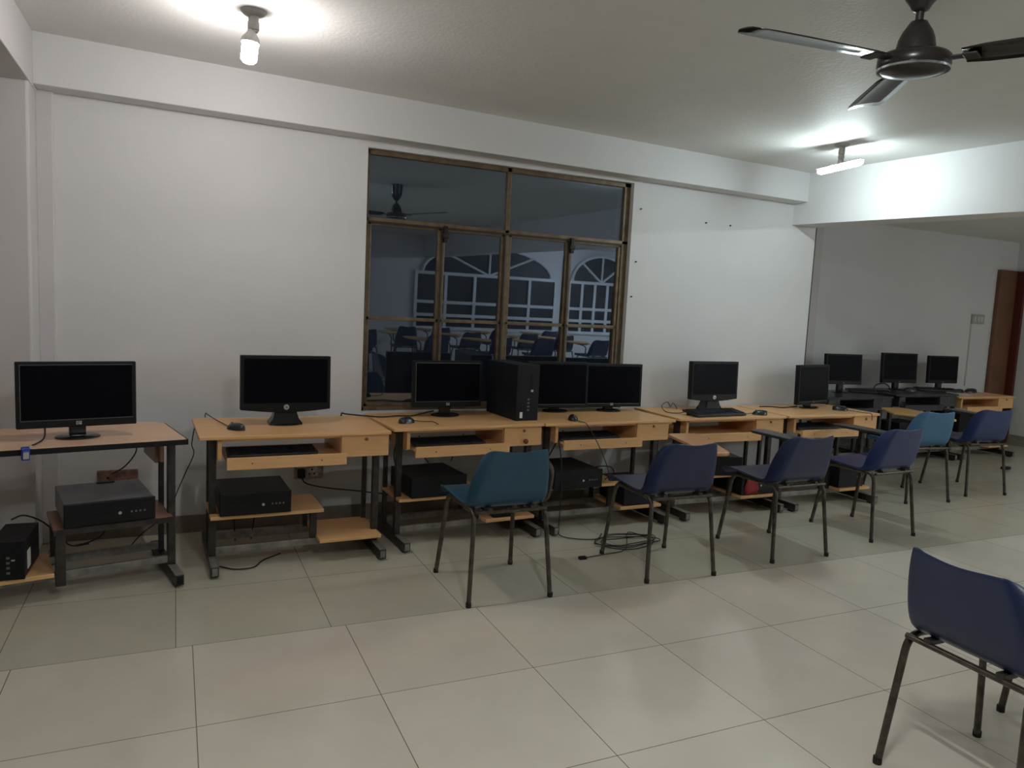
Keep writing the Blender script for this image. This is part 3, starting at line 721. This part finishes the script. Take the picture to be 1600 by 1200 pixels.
# ------------------------------------------------------------------ chairs
def make_chair(label, mat, tablet=None, group='blue plastic chairs facing the desks', arm=True):
    """origin: floor under the middle of the rear feet; faces +Y"""
    t = thing('tablet_chair' if tablet else 'plastic_chair', label, 'chair', (0,0,0), 0, group)
    prof = [(.478, .420), (.484, .443), (.468, .460), (.41, .462), (.31, .452), (.21, .443), (.13, .439), (.075, .446), (.033, .470), (.008, .520), (-.008, .585), (-.024, .640), (-.038, .684), (-.046, .708), (-.050, .718)]
    width = [.190, .200, .205, .207, .208, .206, .200, .194, .192, .191, .185, .174, .160, .150, .143]
    rim = [(.478, .424), (.484, .450), (.466, .470), (.400, .472), (.300, .466), (.225, .460), (.165, .455), (.138, .457), (.122, .478), (.105, .525), (.082, .588), (.060, .645), (.040, .692), (.027, .716), (.019, .725)]
    NU = 25; mb = MB(); rows = []
    for i, (y, z) in enumerate(prof):
        if i >= 12: z += .008
        row = []
        for k in range(NU):
            u = -1+2*k/(NU-1); au = abs(u); sg = 1 if u >= 0 else -1
            if au <= .66: px = .87*au/.66; f = 0
            else:
                q = (au-.66)/.34*PI/2; px = .87+.13*math.sin(q); f = 1-math.cos(q)
            z2 = z+f*(rim[i][1]-z); y2 = y+f*(rim[i][0]-y)+(.008*au*au if i > 8 else 0)
            if i >= 11:                    # scalloped top with rounded corners
                g = (i-10)/4
                z2 += g*(.012*math.sin(min(1, au/.8)*PI/2)**2 - .030*max(0, (au-.74)/.26)**2)
            row.append(mb.bm.verts.new((sg*width[i]*px, y2, z2)))
        rows.append(row)
    for A, B in zip(rows, rows[1:]):
        for k in range(NU-1): mb.bm.faces.new((A[k], A[k+1], B[k+1], B[k]))
    sh = obj('shell', mb, mat, t, smooth=True)
    so = sh.modifiers.new('thickness', 'SOLIDIFY'); so.thickness = .007; so.offset = 0
    sb = sh.modifiers.new('sub', 'SUBSURF'); sb.levels = 1; sb.render_levels = 1
    r = .0115
    for s in (-1, 1):
        pts = fillet([(s*.211, .470, .0), (s*.183, .405, .432), (s*.183, .045, .434), (s*.211, .0, .0)], .055, 6)
        n = len(pts); h = n//2
        f = obj('leg', MB().tube(pts[:h+1], r, 10), M['tube'], t, smooth=True)
        g2 = obj('leg', MB().tube(pts[h:], r, 10), M['tube'], t, smooth=True)
        obj('leg_tip', MB().lathe([(.0135, 0), (.0135, .022)], (s*.211, .470, 0), 10), M['rubber'], f)
        obj('leg_tip', MB().lathe([(.0135, 0), (.0135, .022)], (s*.211, .0, 0), 10), M['rubber'], g2)
    obj('cross_bar', MB().tube([(-.183, .036, .432), (.183, .036, .432)], .0095, 10), M['tube'], t, smooth=True)
    obj('cross_bar', MB().tube([(-.183, .385, .432), (.183, .385, .432)], .0095, 10), M['tube'], t, smooth=True)
    br = MB()
    for s in (-1, 1):
        br.box(s*.11-.012, s*.11+.012, .028, .09, .436, .452); br.box(s*.11-.012, s*.11+.012, .36, .40, .436, .455)
    obj('seat_bracket', br, M['iron'], t, .002)
    if arm:
        pts = fillet([(.188, .20, .434), (.24, .13, .44), (.245, .10, .60), (.262, .22, .632), (.266, .33, .634)], .05, 5)
        obj('arm_tube', MB().tube(pts, .0105, 8), M['tube'], t, smooth=True)
    if tablet:
        if tablet == 'black':
            poly = [(.195, .13), (.285, .10), (.315, .16), (.325, .66), (.30, .70), (.20, .70), (.175, .66)]; z = .628; mt = M['blackdesk']
        elif tablet == 'tablet_yellow':
            poly = [(-.02, .40), (.01, .37), (.20, .05), (.26, .05), (.37, .30), (.38, .70), (.35, .73), (.16, .73), (.13, .70)]; z = .644; mt = M[tablet]
        else:
            poly = [(.17, .09), (.20, .045), (.265, .03), (.30, .055), (.49, .56), (.485, .60), (.46, .62), (.30, .625), (.275, .60)]; z = .644; mt = M[tablet]
        tb = obj('writing_tablet', MB().prism(poly, z, z+.018), mt, t, .005)
        obj('tablet_strut', MB().tube([(.20, .14, z-.01), (.26, .5, z-.01)], .008, 6), M['iron'], tb, smooth=True)
    return t

chairs = [
    ('teal blue chair in front of the desk with the brown knob', 'chair_teal', None, (1.377, .012), 0),
    ('navy chair with an orange wooden writing tablet in front of the window desk', 'chair_navy', 'tablet_wood', (2.365, .012), -2),
    ('navy chair with a black tablet arm in front of the desktop keyboard and red bag', 'chair_navy', 'black', (3.255, .062), 0),
    ('blue chair with a black tablet arm before the last beech desk', 'chair_royal', 'black', (4.195, .19), 3),
    ('lighter sky blue chair with a yellow wooden tablet before the black recess desks', 'chair_sky', 'tablet_yellow', (5.36, .80), -8),
    ('royal blue chair nearest the maroon door', 'chair_royal', 'black', (6.13, .835), -8),
    ('nearest navy chair, seen from behind and cut off by the right edge', 'chair_navy', None, (1.960, -1.732), -91.5),
    ('chair at the right edge of which only one leg shows beyond the nearest chair', 'chair_navy', None, (2.686, -1.667), -90),
]
for lab, mt, tab, (x, y), rz in chairs:
    c = make_chair(lab, M[mt], tab); c.location = (x, y, 0); c.rotation_euler = (0, 0, math.radians(rz))
# rows of chairs at the back of the hall, visible only in the window reflection
rc = make_chair('dark blue tablet chair in the rear rows mirrored in the window glass', M['chair_navy'], 'tablet_yellow', 'chairs in the rear rows')
first = True
for j, y in enumerate((-4.8, -5.9, -7.0)):
    for i, x in enumerate((2.5, 3.5, 4.5, 5.5, 6.5)):
        o = rc if first else copy_tree(rc); first = False
        o.location = (x+.15*((j*2+i) % 3), y+.1*((i*3+j) % 2), 0); o.rotation_euler = (0, 0, math.radians(180+((i*37+j*53) % 24)-12))

# ------------------------------------------------------------------ sockets, cords
def cable(name, label, cat, pts, r=.0035, n=6, sm=True, group=None):
    o = obj(name, MB().tube(catmull(pts, n), r, 6), M['cable'], smooth=True); return tag(o, label, cat, group)
YS = YW-.003
t = thing('power_socket', 'rust-stained double power socket on the wall above the dusty computer', 'power socket', (-.35, YS, .33))
obj('plate', MB().box(-.10, .10, -.012, .003, -.045, .055), M['dirty'], t, .003)
obj('socket_face', MB().box(-.085, -.01, -.017, -.012, -.035, .045).box(.01, .085, -.017, -.012, -.035, .045), M['dirty'], t, .003)
obj('socket_hole', MB().box(-.055, -.04, -.0185, -.016, .01, .02).box(-.065, -.055, -.0185, -.016, -.02, -.01).box(-.04, -.03, -.0185, -.016, -.02, -.01), M['hole'], t)
t = thing('power_socket', 'cream power socket with a black plug in it, below the desk left of the window', 'power socket', (.68, YS, .325))
obj('plate', MB().box(-.085, .085, -.012, .003, -.045, .045), M['offwhite'], t, .003)
obj('socket_face', MB().box(-.015, .05, -.017, -.012, -.032, .032), M['offwhite'], t, .003)
obj('socket_hole', MB().box(.013, .022, -.0185, -.016, .010, .020).box(-.002, .006, -.0185, -.016, -.016, -.006).box(.028, .036, -.0185, -.016, -.016, -.006), M['hole'], t)
t = thing('plugged_cable', 'black plug and cord running right from the cream socket', 'cord', (.632, YS-.017, .325))
obj('plug', MB().box(-.022, .022, -.035, 0, -.03, .025), M['black'], t, .006)
obj('cord', MB().tube(catmull([(0, -.03, -.028), (.03, -.05, -.06), (.15, -.06, -.09), (.32, -.09, -.11), (.44, -.12, -.125), (.60, -.16, -.14)]), .0038, 6), M['cable'], t, smooth=True)

cable('loose_cord', 'black cord rising from the dusty computer behind the left desk', 'cord', [(-.36, 1.20, .43), (-.30, 1.25, .46), (-.25, 1.28, .53), (-.26, 1.27, .60), (-.29, 1.24, .66)])
cable('loose_cord', 'thin cord in the gap between the pinkish desk and its right neighbour', 'cord', [(.035, 1.27, .665), (.02, 1.29, .56), (.03, 1.30, .50), (-.01, 1.30, .40), (-.05, 1.30, .30), (-.10, 1.28, .18), (-.22, 1.22, .10), (-.30, 1.2, .01)], .003)
cable('loose_cord', 'cord curving from the cut-off tower across the low shelf', 'cord', [on(d1, -.68, .345, .30), on(d1, -.63, .36, .31), on(d1, -.56, .37, .27), on(d1, -.50, .385, .20), on(d1, -.44, .40, .125), on(d1, -.36, .42, .115)], .004)
cable('loose_cord', 'cord dropping below the dusty computer', 'cord', [on(d1, -.32, .375, .33), on(d1, -.30, .385, .24), on(d1, -.30, .385, .17), on(d1, -.36, .40, .13), on(d1, -.42, .42, .115)], .0035)
cable('loose_cord', 'left of the two cords hanging below the shelf of the desk left of the window', 'cord', [on(D2, .12, .375, .30), on(D2, .14, .40, .24), on(D2, .20, .42, .17), on(D2, .215, .44, .02)], .0035)
cable('loose_cord', 'right of the two cords hanging below the shelf of the desk left of the window', 'cord', [on(D2, .40, .375, .30), on(D2, .37, .40, .25), on(D2, .32, .42, .18), on(D2, .30, .45, .02)], .0035)
cable('loose_cord', 'cord looping on the floor under the desk left of the window', 'cord', [on(D2, .10, .10, .006), on(D2, .17, .03, .006), on(D2, .26, .03, .006), on(D2, .32, .12, .006), on(D2, .42, .2, .006)], .0035)
cable('desk_cord', 'black cord lying across the joint between two desks below the window corner', 'cord', [(.83, 1.315, .694), (.835, 1.315, .712), (.86, 1.30, .708), (.98, 1.26, .70), (1.06, 1.24, .697), (1.16, 1.27, .697), (1.24, 1.26, .697), (1.33, 1.33, .70), (1.42, 1.37, .71)], .0045)
cable('loose_cord', 'cord between tray and computer behind the teal chair, left one', 'cord', [on(D3, .30, .40, .57), on(D3, .31, .40, .48), on(D3, .36, .38, .40)], .0035)
cable('loose_cord', 'cord between tray and computer behind the teal chair, right one', 'cord', [on(D3, .60, .40, .57), on(D3, .55, .40, .48), on(D3, .51, .375, .405)], .0035)
cable('loose_cord', 'cord hanging beside the left leg of the desk with the brown knob', 'cord', [on(D3, .12, .30, .56), on(D3, .09, .25, .48), on(D3, .105, .22, .38), on(D3, .115, .21, .31)], .0035)
cable('loose_cord', 'slanting cord under the tray right of the teal chair', 'cord', [on(D4, .36, .40, .57), on(D4, .30, .39, .48), on(D4, .24, .37, .40)], .004)
cable('loose_cord', 'long cord dropping from the desk right of the teal chair to the floor coil', 'cord', [on(D4, .115, .05, .60), on(D4, .11, -.02, .45), on(D4, .10, -.055, .25), on(D4, .085, -.07, .06), on(D4, .09, -.09, .012), on(D4, .16, -.16, .006), on(D4, .28, -.20, .006), on(D4, .37, -.12, .006)], .0035)
cable('loose_cord', 'cord arching right of the computer under the window desk', 'cord', [on(D4, .405, .10, .36), on(D4, .44, .08, .385), on(D4, .52, .06, .385), on(D4, .555, .06, .355), on(D4, .56, .07, .29)], .004)
cable('loose_cord', 'tangle of cords hanging below the computer under the window desk', 'cord', [on(D4, .27, .375, .29), on(D4, .28, .38, .22), on(D4, .33, .36, .17), on(D4, .38, .33, .21), on(D4, .36, .34, .26), on(D4, .30, .37, .24), on(D4, .26, .38, .16)], .004)
cable('desk_cord', 'cord from the turned monitor lying on the last beech desk', 'cord', [(4.10, 1.38, .704), (4.20, 1.37, .704), (4.27, 1.31, .704), (4.36, 1.33, .704), (4.47, 1.36, .705)], .0045)
cable('desk_cord', 'cord looping beside the middle far monitor', 'cord', [(6.72, 2.50, .704), (6.76, 2.50, .75), (6.85, 2.48, .765), (6.95, 2.50, .73), (7.02, 2.55, .71)], .006)
# coil of cable on the floor
pts = []
for k in range(64):
    a = 2*PI*k/15; rr = .13+.022*math.sin(k*1.3)
    pts.append((2.42+.20*math.cos(a)*(1+.16*math.sin(k*.7)), .61+rr*math.sin(a)*.75, .005+.008*((k//16) % 4)+.003*math.sin(k)))
pts = pts+[(2.33, .49, .01), (2.16, .46, .005), (2.03, .44, .005)]
t = thing('cable_coil', 'loose coil of black cable on the floor beside the orange-tablet chair', 'cable', (0, 0, 0))
obj('coiled_cable', MB().tube(catmull(pts, 4), .0028, 6), M['cable'], t, smooth=True)
obj('coil_plug', MB().box(1.99, 2.035, .425, .45, 0, .016), M['black'], t, .004)
pf = obj('floor_plug', MB().box(-.05, .05, -.025, .025, 0, .03), M['black'], bev=.008, loc=(7.55, 1.55, 0)); tag(pf, 'small dark plug on the floor near the door-side chair', 'plug')
# switch board in the recess
t = thing('switch_board', 'grey switch board on the recess wall left of the maroon door', 'switch', (8.655, YR-.003, 1.51))
obj('plate', MB().box(-.11, .11, -.02, .003, -.055, .055), M['holder'], t, .003)
obj('switch_knob', MB().box(-.08, -.05, -.026, -.019, -.03, .03).box(-.02, .01, -.026, -.019, -.03, .03).box(.04, .07, -.026, -.019, -.03, .03), M['white'], t, .002)
obj('conduit', MB().box(-.105, -.09, -.012, .003, -.80, -.055), M['wall_shaded'], t)
# nails in the wall
for x, z in ((2.965, 2.125), (2.95, 1.75), (2.93, 1.50), (3.55, 2.08), (3.78, 2.08)):
    n = obj('wall_nail', MB().lathe([(.006, 0), (.006, .01)], n=8), M['iron'], loc=(x, YW, z)); n.rotation_euler = (PI/2, 0, 0)
    tag(n, 'tiny dark nail in the white wall right of the window', 'nail', 'nails right of the window')

# ------------------------------------------------------------------ world, camera, view
wd = bpy.data.worlds.new('night'); SC.world = wd; wd.use_nodes = True
bg = wd.node_tree.nodes.get('Background') or wd.node_tree.nodes.new('ShaderNodeBackground')
bg.inputs[0].default_value = (.012, .016, .026, 1); bg.inputs[1].default_value = .5

cam = bpy.data.cameras.new('camera'); co = bpy.data.objects.new('camera', cam); COL.objects.link(co)
yaw, pitch, roll = .4307, -.1033, .0486
f = Vector((math.sin(yaw)*math.cos(pitch), math.cos(yaw)*math.cos(pitch), math.sin(pitch)))
r0 = Vector((math.cos(yaw), -math.sin(yaw), 0)); u0 = r0.cross(f)
rr = r0*math.cos(roll)+u0*math.sin(roll); uu = -r0*math.sin(roll)+u0*math.cos(roll)
m = Matrix((rr, uu, -f)).transposed().to_4x4(); m.translation = Vector((-.0639, -3.0251, 1.3815))
co.matrix_world = m
cam.sensor_width = 36; cam.lens = 1153.73/1600*36; cam.clip_start = .05; cam.clip_end = 100
SC.camera = co
SC.view_settings.view_transform = 'Standard'; SC.view_settings.look = 'None'
SC.view_settings.gamma = 1; SC.view_settings.use_curve_mapping = False
SC.view_settings.exposure = 0.16
SC.cycles.use_denoising = True
SC.cycles.max_bounces = 8; SC.cycles.diffuse_bounces = 5; SC.cycles.caustics_reflective = False
SC.cycles.sample_clamp_indirect = 4
